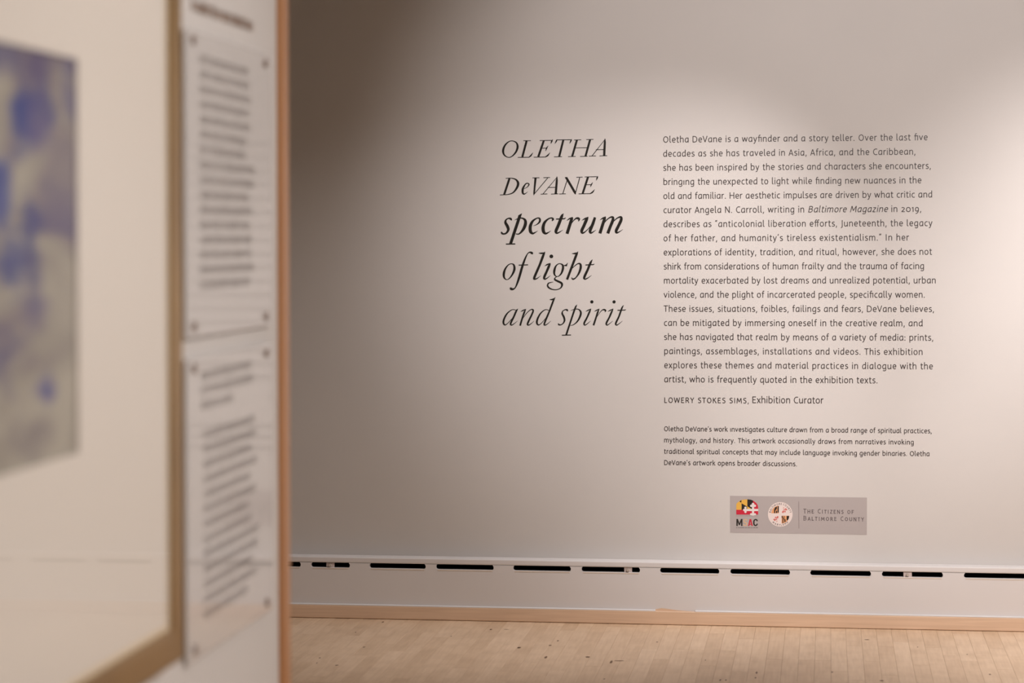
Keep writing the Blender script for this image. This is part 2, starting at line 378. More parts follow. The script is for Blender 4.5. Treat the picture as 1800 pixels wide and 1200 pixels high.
# sans alphabet: x-height 50, capitals 66
BOWL = [(38, 45.5), (24, 46.5), (12, 40.5), (7, 25), (9.5, 9.5), (18.5, 3.5), (29, 7.5), (38, 18)]
PB = [(8, 38), (16, 45), (26, 46.5), (37, 40), (40, 25), (36, 9), (25, 3.5), (8, 5)]
G = {
 'a': (46, [('s', BOWL), ('l', [(38, 49), (38, 0)])]),
 'b': (47, [('l', [(8, 72), (8, 2)]), ('s', PB)]),
 'c': (38, [('s', [(35, 45), (25, 46.5), (13, 41), (7, 25), (12, 9), (24, 3.5), (35, 6)])]),
 'd': (46, [('s', BOWL), ('l', [(38, 72), (38, 0)])]),
 'e': (43, [('l', [(7, 25), (38, 25)]), ('s', [(37.5, 25), (35.5, 39), (24, 46.5), (12, 41), (7, 25), (12, 9), (24, 3.5), (36, 7)])]),
 'f': (28, [('s', [(29, 67), (21, 69), (14.5, 63), (13, 52)]), ('l', [(13, 54), (13, 0)]), ('l', [(3, 46.5), (27, 46.5)])]),
 'g': (46, [('s', BOWL), ('l', [(38, 49), (38, -1)]), ('s', [(38, 0), (36, -12), (26, -17), (9, -14)])]),
 'h': (46, [('l', [(8, 72), (8, 0)]), ('s', [(8, 36), (17, 44), (28, 46.5), (36, 41), (38, 30)]), ('l', [(38, 31), (38, 0)])]),
 'i': (17, [('l', [(8.5, 49), (8.5, 0)]), ('d', [(8.5, 63, 5)])]),
 'ı': (17, [('l', [(8.5, 49), (8.5, 0)])]),
 'k': (41, [('l', [(8, 72), (8, 0)]), ('l', [(9, 23), (35, 49)]), ('l', [(18, 30), (38, 0)])]),
 'l': (21, [('l', [(8, 72), (8, 14)]), ('s', [(8, 16), (10, 6), (19, 3)])]),
 'm': (71, [('l', [(8, 49), (8, 0)]), ('s', [(8, 37), (17, 45), (26, 46.5), (33, 41), (35, 30)]), ('l', [(35, 31), (35, 0)]), ('s', [(35, 37), (44, 45), (53, 46.5), (60, 41), (62, 30)]), ('l', [(62, 31), (62, 0)])]),
 'n': (46, [('l', [(8, 49), (8, 0)]), ('s', [(8, 36), (17, 44), (28, 46.5), (36, 41), (38, 30)]), ('l', [(38, 31), (38, 0)])]),
 'o': (46, [('c', [(23, 46.5), (35, 41), (39.5, 25), (35, 9), (23, 3.5), (11, 9), (6.5, 25), (11, 41)])]),
 'p': (47, [('l', [(8, 49), (8, -20)]), ('s', PB)]),
 'q': (46, [('s', BOWL), ('l', [(38, 49), (38, -20)])]),
 'r': (29, [('l', [(8, 49), (8, 0)]), ('s', [(8, 34), (14, 42), (20, 46), (29, 46.5)])]),
 's': (36, [('s', [(31, 45), (20, 46.5), (9.5, 42), (9.5, 32), (19, 26), (29.5, 20), (30, 9), (20, 3.5), (5, 5.5)])]),
 't': (29, [('l', [(12, 62), (12, 13)]), ('s', [(12, 15), (14, 5.5), (20, 3), (28, 4.5)]), ('l', [(3, 46.5), (27, 46.5)])]),
 'u': (46, [('l', [(8, 49), (8, 17)]), ('s', [(8, 19), (10, 8), (19, 3.5), (29, 7), (38, 16)]), ('l', [(38, 49), (38, 0)])]),
 'v': (41, [('l', [(4, 49), (20.5, 3)]), ('l', [(37, 49), (20.5, 3)])]),
 'w': (61, [('l', [(4, 49), (17, 3)]), ('l', [(17, 3), (30.5, 47)]), ('l', [(30.5, 47), (44, 3)]), ('l', [(44, 3), (57, 49)])]),
 'x': (39, [('l', [(4, 49), (35, 0)]), ('l', [(35, 49), (4, 0)])]),
 'y': (41, [('l', [(4, 49), (21, 3)]), ('s', [(37, 49), (22, 5), (15, -12), (4, -17)])]),
 'z': (38, [('l', [(5, 46), (33, 46)]), ('l', [(32, 46), (6, 4)]), ('l', [(5, 3.5), (34, 3.5)])]),
 'A': (49, [('l', [(3, 0), (24.5, 64)]), ('l', [(24.5, 64), (46, 0)]), ('l', [(10, 20), (39, 20)])]),
 'B': (50, [('l', [(8, 66), (8, 0)]), ('s', [(8, 62.5), (26, 62.5), (38, 55), (36, 41), (26, 35.5), (8, 35)]), ('s', [(8, 35), (29, 35), (41, 27), (40, 11), (28, 3.5), (8, 3.5)])]),
 'C': (48, [('s', [(45, 60), (32, 62.5), (15, 55), (7, 33), (15, 10), (31, 3.5), (45, 6.5)])]),
 'D': (56, [('l', [(8, 66), (8, 0)]), ('s', [(8, 62.5), (26, 62), (43, 53), (49, 33), (43, 12), (26, 4), (8, 3.5)])]),
 'E': (44, [('l', [(8, 66), (8, 0)]), ('l', [(8, 62.5), (39, 62.5)]), ('l', [(8, 34), (35, 34)]), ('l', [(8, 3.5), (40, 3.5)])]),
 'F': (42, [('l', [(8, 66), (8, 0)]), ('l', [(8, 62.5), (39, 62.5)]), ('l', [(8, 33), (35, 33)])]),
 'H': (56, [('l', [(8, 66), (8, 0)]), ('l', [(48, 66), (48, 0)]), ('l', [(8, 34), (48, 34)])]),
 'I': (22, [('l', [(11, 66), (11, 0)])]),
 'J': (24, [('l', [(15, 66), (15, 2)]), ('s', [(15, 4), (12, -8), (2, -13)])]),
 'K': (49, [('l', [(8, 66), (8, 0)]), ('l', [(9, 32), (42, 66)]), ('l', [(19, 40), (45, 0)])]),
 'L': (40, [('l', [(8, 66), (8, 0)]), ('l', [(8, 3.5), (37, 3.5)])]),
 'M': (68, [('l', [(7, 0), (12, 64)]), ('l', [(12, 64), (34, 16)]), ('l', [(34, 16), (56, 64)]), ('l', [(56, 64), (61, 0)])]),
 'N': (56, [('l', [(8, 66), (8, 0)]), ('l', [(9, 64), (47, 2)]), ('l', [(48, 66), (48, 0)])]),
 'O': (60, [('c', [(30, 62.5), (46, 54), (53, 33), (46, 12), (30, 3.5), (14, 12), (7, 33), (14, 54)])]),
 'R': (50, [('l', [(8, 66), (8, 0)]), ('s', [(8, 62.5), (27, 62.5), (39, 54), (37, 39), (27, 32.5), (8, 32)]), ('l', [(25, 33), (45, 0)])]),
 'S': (44, [('s', [(39, 60), (25, 62.5), (10.5, 57), (11, 43), (22, 36), (35, 28), (37, 12), (25, 3.5), (5, 6)])]),
 'T': (45, [('l', [(22.5, 64), (22.5, 0)]), ('l', [(1, 62.5), (44, 62.5)])]),
 'U': (56, [('l', [(8, 66), (8, 22)]), ('s', [(8, 24), (12, 9), (28, 3.5), (44, 9), (48, 24)]), ('l', [(48, 66), (48, 22)])]),
 'V': (49, [('l', [(3, 66), (24.5, 2)]), ('l', [(46, 66), (24.5, 2)])]),
 'W': (74, [('l', [(4, 66), (19, 2)]), ('l', [(19, 2), (37, 62)]), ('l', [(37, 62), (55, 2)]), ('l', [(55, 2), (70, 66)])]),
 'Y': (46, [('l', [(3, 66), (23, 31)]), ('l', [(43, 66), (23, 31)]), ('l', [(23, 33), (23, 0)])]),
 'Z': (46, [('l', [(5, 62.5), (41, 62.5)]), ('l', [(40, 62), (5, 4)]), ('l', [(4, 3.5), (42, 3.5)])]),
 '.': (19, [('d', [(9, 5, 5.2)])]),
 ':': (19, [('d', [(9, 5, 5.2), (9, 38, 5.2)])]),
 ',': (19, [('l', [(11, 9), (6, -12)])]),
 '’': (15, [('l', [(10, 72), (5.5, 55)])]),
 '“': (27, [('l', [(6, 55), (10, 72)]), ('l', [(17, 55), (21, 72)])]),
 '”': (27, [('l', [(10, 72), (5.5, 55)]), ('l', [(21, 72), (16.5, 55)])]),
 '0': (52, [('c', [(26, 46.5), (40, 41), (45.5, 25), (40, 9), (26, 3.5), (12, 9), (6.5, 25), (12, 41)])]),
 '1': (28, [('l', [(5, 39), (17, 48)]), ('l', [(17, 50), (17, 0)])]),
 '2': (43, [('s', [(6, 42), (18, 46.5), (32, 40), (29, 26), (7, 5)]), ('l', [(5, 3.5), (38, 3.5)])]),
 '9': (45, [('c', [(22, 46.5), (34, 41), (38, 27), (33, 13), (21, 8), (10, 13), (6.5, 27), (11, 41)]), ('s', [(38, 28), (35, 4), (26, -10), (9, -18)])]),
}
G['ﬁ'] = (45, G['f'][1][:2] + [('l', [(3, 46.5), (38, 46.5)]), ('l', [(37, 48), (37, 0)])])
G['ﬀ'] = (50, [('s', [(29, 67), (21, 69), (14.5, 63), (13, 52)]), ('l', [(13, 54), (13, 0)]), ('s', [(52, 67), (44, 69), (36.5, 63), (35, 52)]), ('l', [(35, 54), (35, 0)]), ('l', [(3, 46.5), (49, 46.5)])])
cache = {}
def glyph(ch, W, serif=False):
    k = (ch, W, serif)
    if k not in cache:
        st = list(G[ch][1])
        if serif:
            for kind, pts in G[ch][1]:
                if kind == 'l':
                    for p in pts:
                        if (p[1] <= 1 or p[1] >= 65.5): st.append(('l', [(p[0] - 8, p[1], 4), (p[0] + 8, p[1], 4)]))
                        elif abs(p[1] - 62.5) < .1 and p[0] > 30: st.append(('l', [(p[0], 65, 4), (p[0] + 1, 52, 4)]))
                        elif abs(p[1] - 3.5) < .1 and p[0] > 30: st.append(('l', [(p[0], 1, 4), (p[0] + 2, 14, 4)]))
        cache[k] = strokes_to_mesh(st, W)
    return cache[k]
SPACE = 23
def runs(parts):
    """parts: list of (text, scale, shear)"""
    out = []
    for text, s, sh in parts:
        for ch in text: out.append((ch, s, sh))
    return out
def text_mesh(parts, W=7.9, width=None, serif=False):
    """2-D verts/tris, in font units, tracked to reach width"""
    R = runs(parts); adv = [(SPACE if c == ' ' else G[c][0]) * s for c, s, _ in R]
    c0, cN = R[0], R[-1]
    nat = sum(adv) - 8 * cN[1]; extra = (width - nat) / (len(R) - 1) if width else 0
    x = -4.0; V = []; T = []
    for (c, s, sh), a in zip(R, adv):
        if c != ' ':
            v, t = glyph(c, round(W / s, 2), serif); b = len(V)
            V += [(x + (p[0] + sh * p[1]) * s, p[1] * s) for p in v]; T += [[b + i for i in f] for f in t]
        x += a + extra
    return V, T
def mpp(px, py): return (at_y(px + 1, py) - at_y(px, py)).length
def wall_line(name, parts, px0, px1, py, xh_px, m, parent, W=7.9, serif=False, off=0.0006):
    a = at_y(px0, py); b = at_y(px1, py)
    u = xh_px / 50 * mpp((px0 + px1) / 2, py)
    V, T = text_mesh(parts, W, (b.x - a.x) / u, serif)
    return from_data(name, [(a.x + p[0] * u, WALL - off, a.z + p[1] * u) for p in V], [f[::-1] if False else f for f in T], m, parent)

body = [
 ("Oletha DeVane is a wayﬁnder and a story teller. Over the last ﬁve", 1630.2),
 ("decades as she has traveled in Asia, Africa, and the Caribbean,", 1609.2),
 ("she has been inspired by the stories and characters she encounters,", 1636.2),
 ("bringıng the unexpected to light while ﬁnding new nuances in the", 1619.3),
 ("old and familiar. Her aesthetic impulses are driven by what critic and", 1638.5),
 (None, 1619.3),
 ("describes as “anticolonial liberation eﬀorts, Juneteenth, the legacy", 1638.5),
 ("of her father, and humanity’s tireless existentialism.” In her", 1597.2),
 ("explorations of identity, tradition, and ritual, however, she does not", 1637.7),
 ("shirk from considerations of human frailty and the trauma of facing", 1624.2),
 ("mortality exacerbated by lost dreams and unrealized potential, urban", 1644.8),
 ("violence, and the plight of incarcerated people, speciﬁcally women.", 1625.7),
 ("These issues, situations, foibles, failings and fears, DeVane believes,", 1641.8),
 ("can be mitigated by immersing oneself in the creative realm, and", 1621.7),
 ("she has navigated that realm by means of a variety of media: prints,", 1640.4),
 ("paintings, assemblages, installations and videos. This exhibition", 1621.7),
 ("explores these themes and material practices in dialogue with the", 1639.5),
 ("artist, who is frequently quoted in the exhibition texts.", 1542.5)]
org = at_y(1400, 460)
wt = tag(empty('text_block', (at_y(1166, 671).x, WALL, at_y(1166, 671).z)), 'long dark grey paragraph of eighteen printed lines on the lit wall right of the title', 'wall text')
for k, (s, xr) in enumerate(body):
    py = 250.7 + 24.76 * k; px0 = 1166.0 + 0.0045 * (py - 250)
    parts = [(s, 1, 0)] if s else [("curator Angela N. Carroll, writing in ", 1, 0), ("Baltimore Magazine", 1, 0.2), (" in 2019,", 1, 0)]
    wall_line('text_line', parts, px0, xr, py, 8.55, M_vinyl_s, wt)
cr = tag(empty('credit_line', (at_y(1168, 707.7).x, WALL, at_y(1168, 707.7).z)), 'single curator credit line in spaced capitals between the long paragraph and small note', 'wall text')
wall_line('text_line', [("LOWERY STOKES SIMS,", 0.84, 0)], 1168, 1316.2, 707.7, 8.55, M_vinyl_s, cr)
wall_line('text_line', [("Exhibition Curator", 1, 0)], 1322.6, 1446.8, 708.2, 8.9, M_vinyl_s, cr)
nt_ = tag(empty('small_note', (at_y(1168, 816).x, WALL, at_y(1168, 816).z)), 'smallest block of four printed lines on the wall, above the sponsor sticker', 'wall text')
for k, (s, xr) in enumerate((("Oletha DeVane’s work ınvestigates culture drawn from a broad range of spiritual practices,", 1637.7),
        ("mythology, and history. This artwork occasionally draws from narratives invoking", 1606.0),
        ("traditional spiritual concepts that may include language invoking gender binaries. Oletha", 1633.7),
        ("DeVane’s artwork opens broader discussions.", 1400.8))):
    wall_line('text_line', [(s, 1, 0)], 1167.6, xr, 757.5 + 19.8 * k, 6.5, M_vinyl_s, nt_, W=9.2)

# ---------------------------------------------------------------- the big italic title, each letter cut on its own
S = 6.6667
A0 = (860, 220); B0 = (860, 360); C0 = (860, 430)
title = [
 (A0, [
  [('c', [(272, 184, 9), (318, 205, 16), (333, 255, 25), (310, 318, 20), (262, 367, 12), (220, 375, 9), (178, 350, 16), (163, 300, 25), (182, 240, 20), (226, 195, 12)])],
  [('l', [(438, 184, 24), (388, 372, 24)]), ('l', [(400, 181, 8), (488, 181, 8)]), ('l', [(335, 377, 8), (470, 375, 9)]), ('s', [(462, 376, 8), (487, 357, 16), (513, 320, 3)])],
  [('l', [(640, 180, 24), (575, 370, 24)]), ('l', [(592, 180, 8), (735, 177, 8)]), ('s', [(745, 165, 3), (733, 188, 17), (722, 218, 3)]), ('l', [(612, 269, 8), (678, 268, 8)]), ('s', [(692, 240, 3), (672, 270, 15), (662, 304, 3)]), ('l', [(522, 374, 8), (665, 372, 9)]), ('s', [(655, 373, 8), (684, 355, 17), (713, 321, 3)])],
  [('l', [(868, 175, 24), (820, 368, 24)]), ('l', [(788, 172, 9), (958, 170, 9)]), ('s', [(795, 166, 5), (787, 185, 16), (768, 219, 3)]), ('s', [(968, 162, 4), (956, 185, 16), (942, 216, 3)]), ('l', [(760, 371, 8), (852, 368, 8)])],
  [('l', [(1028, 173, 24), (972, 366, 24)]), ('l', [(1182, 170, 24), (1128, 364, 24)]), ('l', [(995, 173, 8), (1078, 171, 8)]), ('l', [(1138, 168, 8), (1222, 166, 8)]), ('l', [(925, 368, 8), (1012, 366, 8)]), ('l', [(1065, 366, 8), (1152, 364, 8)]), ('l', [(1000, 266, 8), (1158, 263, 8)])],
  [('l', [(1360, 162, 6), (1205, 360, 9)]), ('l', [(1357, 158, 8), (1355, 200, 24), (1347, 360, 27)]), ('l', [(1250, 287, 8), (1350, 285, 8)]), ('l', [(1168, 362, 8), (1250, 360, 8)]), ('l', [(1293, 360, 8), (1382, 357, 8)])],
  [('l', [(238, 622, 24), (175, 814, 24)]), ('s', [(193, 622, 8), (255, 620, 9), (310, 635, 16), (338, 675, 27), (328, 725, 26), (285, 785, 16), (225, 810, 10), (125, 817, 8)])],
  [('s', [(402, 748, 4), (445, 725, 9), (466, 695, 14), (452, 680, 12), (425, 690, 14), (396, 740, 24), (392, 785, 24), (405, 806, 16), (428, 798, 9), (452, 778, 3)])],
  [('l', [(543, 616, 25), (526, 800, 18), (523, 820, 3)]), ('l', [(688, 615, 9), (528, 806, 8)]), ('l', [(507, 617, 8), (588, 615, 8)]), ('l', [(635, 614, 8), (713, 612, 8)])],
  [('l', [(797, 606, 6), (632, 804, 9)]), ('l', [(794, 602, 8), (792, 650, 24), (780, 804, 27)]), ('l', [(685, 729, 8), (785, 727, 8)]), ('l', [(603, 808, 8), (682, 805, 8)]), ('l', [(724, 807, 8), (808, 804, 8)])],
  [('l', [(888, 612, 8), (915, 612, 10)]), ('l', [(902, 612, 26), (1000, 780, 27), (1012, 810, 10)]), ('l', [(918, 630, 9), (862, 804, 10)]), ('l', [(820, 806, 8), (897, 804, 8)]), ('l', [(1062, 610, 10), (1010, 800, 9)]), ('l', [(1022, 610, 8), (1094, 608, 8)])],
  [('l', [(1158, 606, 24), (1095, 802, 24)]), ('l', [(1118, 606, 8), (1262, 602, 8)]), ('s', [(1273, 594, 3), (1266, 615, 17), (1254, 648, 3)]), ('l', [(1130, 698, 8), (1200, 696, 8)]), ('s', [(1215, 668, 3), (1196, 697, 15), (1186, 726, 3)]), ('l', [(1048, 804, 8), (1190, 801, 9)]), ('s', [(1180, 802, 8), (1210, 785, 17), (1237, 750, 3)])]]),
 (B0, [
  [('s', [(263, 182, 8), (253, 165, 26), (232, 157, 16), (200, 172, 16), (190, 205, 28), (212, 248, 34), (224, 290, 30), (200, 330, 20), (165, 340, 18), (147, 328, 22), (143, 312, 5)])],
  [('l', [(383, 100, 3), (358, 128, 34), (355, 140, 34), (250, 456, 34)]), ('l', [(196, 459, 14), (305, 457, 14)]), ('s', [(298, 178, 4), (340, 160, 13), (385, 155, 15), (420, 178, 28), (424, 225, 36), (400, 285, 32), (352, 338, 16), (312, 340, 10)])],
  [('s', [(515, 247, 3), (560, 228, 12), (592, 195, 22), (590, 160, 20), (560, 156, 14), (510, 190, 26), (482, 250, 36), (484, 310, 36), (508, 334, 24), (535, 325, 14), (570, 303, 3)])],
  [('s', [(735, 190, 8), (748, 168, 24), (730, 153, 16), (692, 165, 18), (650, 205, 30), (632, 260, 37), (637, 312, 36), (660, 335, 24), (690, 325, 14), (722, 303, 3)])],
  [('s', [(872, 100, 3), (850, 135, 32), (812, 235, 35), (783, 305, 35), (792, 330, 22), (822, 320, 13), (864, 293, 3)]), ('l', [(783, 166, 13), (880, 162, 14), (897, 152, 8)])],
  [('s', [(908, 185, 3), (940, 162, 15), (980, 146, 12)]), ('l', [(978, 146, 12), (968, 160, 34), (912, 338, 36)]), ('s', [(945, 245, 4), (985, 188, 10), (1018, 158, 18), (1042, 158, 28), (1055, 168, 20), (1045, 192, 10)])],
  [('s', [(1085, 182, 3), (1120, 162, 16), (1163, 142, 8)]), ('s', [(1160, 142, 6), (1142, 170, 34), (1112, 240, 35), (1085, 300, 34), (1092, 328, 24), (1120, 318, 14), (1165, 275, 8), (1200, 228, 4)]), ('s', [(1240, 146, 28), (1215, 220, 34), (1183, 300, 35), (1190, 328, 22), (1215, 318, 13), (1252, 293, 3)])],
  [('s', [(1296, 178, 3), (1330, 156, 16), (1366, 138, 8)]), ('l', [(1364, 138, 8), (1352, 160, 34), (1297, 334, 36)]), ('s', [(1332, 235, 4), (1375, 178, 12), (1420, 145, 16), (1450, 148, 26), (1445, 190, 34), (1415, 265, 34), (1390, 334, 36)]), ('s', [(1430, 230, 4), (1475, 175, 12), (1515, 147, 16), (1545, 145, 26), (1545, 180, 34), (1515, 245, 34), (1489, 300, 34), (1494, 326, 22), (1525, 315, 12), (1567, 287, 3)])]]),
 (C0, [
  [('c', [(265, 223, 10), (290, 240, 20), (295, 290, 27), (270, 350, 20), (235, 395, 12), (203, 408, 9), (176, 385, 20), (172, 335, 27), (190, 280, 20), (226, 235, 12)])],
  [('s', [(510, 112, 6), (500, 98, 28), (478, 88, 16), (450, 105, 12), (420, 165, 20), (388, 255, 27), (352, 380, 27), (325, 460, 20), (303, 505, 14), (278, 520, 22), (256, 515, 30), (246, 500, 8)]), ('l', [(345, 239, 12), (455, 235, 12)])],
  [('s', [(580, 98, 3), (610, 100, 18), (640, 96, 14)]), ('s', [(655, 80, 3), (636, 118, 27), (590, 240, 27), (530, 380, 28), (536, 402, 18), (565, 392, 11), (605, 362, 3)])],
  [('d', [(728, 136, 22)]), ('s', [(648, 250, 3), (680, 232, 16), (718, 216, 6)]), ('s', [(718, 216, 6), (703, 245, 27), (675, 310, 27), (645, 380, 28), (652, 402, 18), (680, 390, 11), (718, 360, 3)])],
  [('c', [(832, 222, 10), (860, 238, 20), (864, 280, 26), (845, 335, 20), (815, 367, 11), (786, 370, 9), (764, 345, 20), (764, 300, 26), (780, 252, 18), (806, 227, 11)]), ('q', [(868, 243), (898, 233), (922, 208), (911, 252), (872, 248)]), ('s', [(796, 372, 7), (772, 388, 12), (770, 408, 20), (800, 425, 22), (845, 448, 24), (853, 475, 22), (835, 508, 14), (790, 526, 11), (740, 523, 13), (698, 502, 18), (684, 475, 18), (700, 448, 14), (752, 436, 4)])],
  [('s', [(968, 103, 3), (1000, 103, 18), (1028, 96, 14)]), ('s', [(1042, 78, 3), (1022, 118, 27), (975, 240, 27), (912, 408, 27)]), ('s', [(955, 295, 4), (1000, 250, 10), (1040, 222, 13), (1068, 228, 22), (1072, 270, 27), (1050, 335, 22), (1015, 385, 14), (988, 402, 18), (972, 397, 14), (966, 380, 5)])],
  [('s', [(1210, 172, 3), (1188, 210, 25), (1155, 290, 27), (1115, 378, 28), (1122, 402, 17), (1155, 390, 11), (1200, 358, 3)]), ('l', [(1128, 237, 12), (1220, 232, 12), (1233, 224, 6)])],
  [('s', [(322, 768, 6), (272, 760, 9), (215, 800, 16), (178, 860, 21), (166, 910, 22), (182, 938, 15), (215, 922, 9), (280, 850, 5)]), ('s', [(338, 750, 3), (318, 775, 20), (285, 850, 21), (252, 920, 21), (262, 941, 13), (292, 925, 9), (332, 892, 3)])],
  [('s', [(368, 785, 3), (395, 770, 14), (432, 753, 5)]), ('s', [(430, 753, 5), (412, 790, 20), (388, 860, 20), (362, 947, 21)]), ('s', [(388, 872, 4), (440, 800, 9), (488, 760, 10), (514, 765, 18), (505, 805, 20), (452, 918, 21), (460, 941, 13), (490, 925, 9), (527, 892, 3)])],
  [('s', [(708, 772, 6), (660, 760, 9), (605, 800, 16), (570, 860, 21), (558, 910, 22), (574, 938, 15), (608, 922, 9), (670, 850, 5)]), ('s', [(775, 613, 3), (752, 655, 20), (705, 780, 20), (648, 918, 21), (656, 941, 13), (686, 925, 9), (722, 892, 3)]), ('s', [(706, 640, 3), (735, 642, 16), (760, 630, 12)])],
  [('s', [(921, 780, 4), (913, 765, 22), (892, 760, 12), (862, 778, 12), (856, 808, 20), (876, 848, 22), (882, 890, 20), (862, 925, 13), (835, 938, 13), (815, 934, 18), (808, 920, 4)])],
  [('s', [(1030, 700, 3), (1008, 740, 20), (960, 880, 20), (902, 1056, 21)]), ('l', [(852, 1060, 11), (958, 1057, 11)]), ('s', [(952, 772, 3), (1000, 756, 9), (1045, 756, 11), (1072, 785, 21), (1068, 830, 23), (1035, 895, 17), (990, 935, 10), (950, 946, 5)])],
  [('d', [(1203, 669, 19)]), ('s', [(1130, 782, 3), (1158, 768, 13), (1193, 750, 5)]), ('s', [(1193, 750, 5), (1176, 785, 20), (1145, 855, 20), (1113, 918, 21), (1121, 941, 13), (1150, 925, 9), (1188, 892, 3)])],
  [('s', [(1230, 782, 3), (1258, 768, 13), (1290, 750, 5)]), ('s', [(1290, 750, 5), (1272, 790, 20), (1250, 860, 20), (1222, 944, 21)]), ('s', [(1262, 845, 4), (1302, 788, 8), (1330, 762, 12), (1352, 762, 20), (1364, 772, 16), (1355, 790, 6)])],
  [('d', [(1463, 669, 19)]), ('s', [(1390, 782, 3), (1418, 768, 13), (1453, 750, 5)]), ('s', [(1453, 750, 5), (1436, 785, 20), (1405, 855, 20), (1373, 918, 21), (1381, 941, 13), (1410, 925, 9), (1448, 892, 3)])],
  [('s', [(1577, 707, 3), (1556, 740, 19), (1520, 840, 20), (1484, 918, 21), (1493, 941, 13), (1522, 925, 9), (1562, 892, 3)]), ('l', [(1503, 768, 11), (1590, 765, 11), (1602, 758, 6)])]])]
tl = tag(empty('title_lettering', tuple(at_y(990, 590))), 'large black italic serif title in five rows of cut vinyl on the grey wall', 'lettering')
for org_, letters in title:
    for st in letters:
        V, T = strokes_to_mesh(st)
        P = [at_y(org_[0] + x / S, org_[1] + y / S) for x, y in V]; n = len(P)
        # vinyl sheet: front face plus cut edges
        vs = [(p.x, WALL - 0.0006, p.z) for p in P]
        cnt = {}
        for f in T:
            for i in range(len(f)): e = (f[i], f[(i + 1) % len(f)]); cnt[tuple(sorted(e))] = cnt.get(tuple(sorted(e)), 0) + 1
        vs += [(p.x, WALL - 0.0001, p.z) for p in P]
        fs = [list(f) for f in T] + [[a, b, n + b, n + a] for (a, b), c in cnt.items() if c == 1]
        bm = bmesh.new(); me = bpy.data.meshes.new('t'); me.from_pydata(vs, [], fs); bm.from_mesh(me); bpy.data.meshes.remove(me)
        bmesh.ops.delete(bm, geom=[v for v in bm.verts if not v.link_faces], context='VERTS')
        from_bm('letter', bm, M_vinyl, tl)

# ---------------------------------------------------------------- sponsor sticker
M = {k: mat('print_' + k, c, 0.45) for k, c in {'grey': (0.45, 0.41, 0.40), 'yellow': (0.80, 0.46, 0.08), 'black': (0.02, 0.016, 0.014), 'red': (0.60, 0.02, 0.05), 'white': (0.80, 0.74, 0.72),
     'tan': (0.68, 0.46, 0.29), 'orange': (0.78, 0.38, 0.18), 'ink': (0.075, 0.055, 0.06), 'rule': (0.27, 0.225, 0.22), 'pale': (0.82, 0.72, 0.68), 'coral': (0.66, 0.14, 0.12), 'faint': (0.40, 0.24, 0.24)}.items()}
st = empty('sponsor_sticker', tuple(at_y(1404, 938)))
tag(st, 'grey rectangular sticker with two colourful emblems low on the wall', 'sticker')
def poly(name, pts, m, off, parent, unit=lambda p: p):
    P = [at_y(*unit(p)) for p in pts]
    T = tessellate_polygon([[Vector((p.x, p.z, 0)) for p in P]])
    return from_data(name, [(p.x, WALL - off, p.z) for p in P], [list(t) for t in T], m, parent)
def circ(x, y, r, n=20, a0=0, a1=math.tau): return [(x + r * math.cos(a0 + (a1 - a0) * k / n), y + r * math.sin(a0 + (a1 - a0) * k / n)) for k in range(n + (0 if a1 - a0 > 6.2 else 1))]
prism_xz('backing_film', [(p.x, p.z) for p in (at_y(1283.4, 871), at_y(1524, 874.2), at_y(1523.7, 939.8), at_y(1283.6, 936))], WALL - 0.0005, WALL - 0.0001, M['grey'], st)
U = lambda p: (1270 + p[0] / 12.857, 860 + p[1] / 12.857)
em = poly('flag_emblem', [(312, 565), (312, 330), (335, 300), (400, 250), (470, 230), (560, 222), (640, 230), (700, 255), (760, 300), (795, 350), (806, 410), (806, 565)], M['yellow'], 0.0008, st, U)
poly('black_field', [(383, 272), (428, 238), (428, 296)], M['black'], 0.0010, em, U)
poly('black_field', [(432, 312), (560, 388), (560, 458), (432, 458)], M['black'], 0.0010, em, U)
poly('black_field', [(562, 221), (640, 229), (690, 251), (688, 455), (562, 380)], M['black'], 0.0010, em, U)
poly('yellow_wedge', [(555, 395), (645, 440), (560, 448)], M['yellow'], 0.0011, em, U)
poly('red_field', [(690, 251), (700, 255), (760, 300), (795, 350), (806, 410), (806, 458), (690, 458)], M['red'], 0.0010, em, U)
poly('red_field', [(312, 458), (806, 458), (806, 565), (312, 565)], M['red'], 0.0010, em, U)
V, T = strokes_to_mesh([('l', [(690, 325, 46), (690, 575, 46)]), ('l', [(480, 462, 50), (808, 462, 50)]), ('d', [(690, 330, 30), (650, 368, 27), (732, 368, 27), (520, 412, 27), (520, 505, 27), (488, 460, 24), (648, 560, 26), (733, 560, 26), (690, 560, 34)])])
P = [at_y(*U(p)) for p in V]; from_data('white_cross', [(p.x, WALL - 0.0012, p.z) for p in P], T, M['white'], em)
def mark_line(name, px0, px1, y, h, m, off=0.0008, n=24):
    vs = []; fs = []; x = px0
    while x < px1:
        wd = random.uniform(0.6, 1.1); hh = h * random.uniform(0.6, 1)
        q = [at_y(x, y), at_y(min(x + wd, px1), y), at_y(min(x + wd, px1), y - hh), at_y(x, y - hh)]; b = len(vs)
        vs += [(p.x, WALL - off, p.z) for p in q]; fs.append([b, b + 1, b + 2, b + 3]); x += wd + random.choice([0.35, 0.35, 0.35, 1.0])
    return tag(from_data(name, vs, fs, m, st), kind='stuff')
mark_line('fine_print', 1293.5, 1332, 906.6, 1.0, M['faint'])
mark_line('fine_print', 1294, 1332.5, 927.5, 1.0, M['black'])
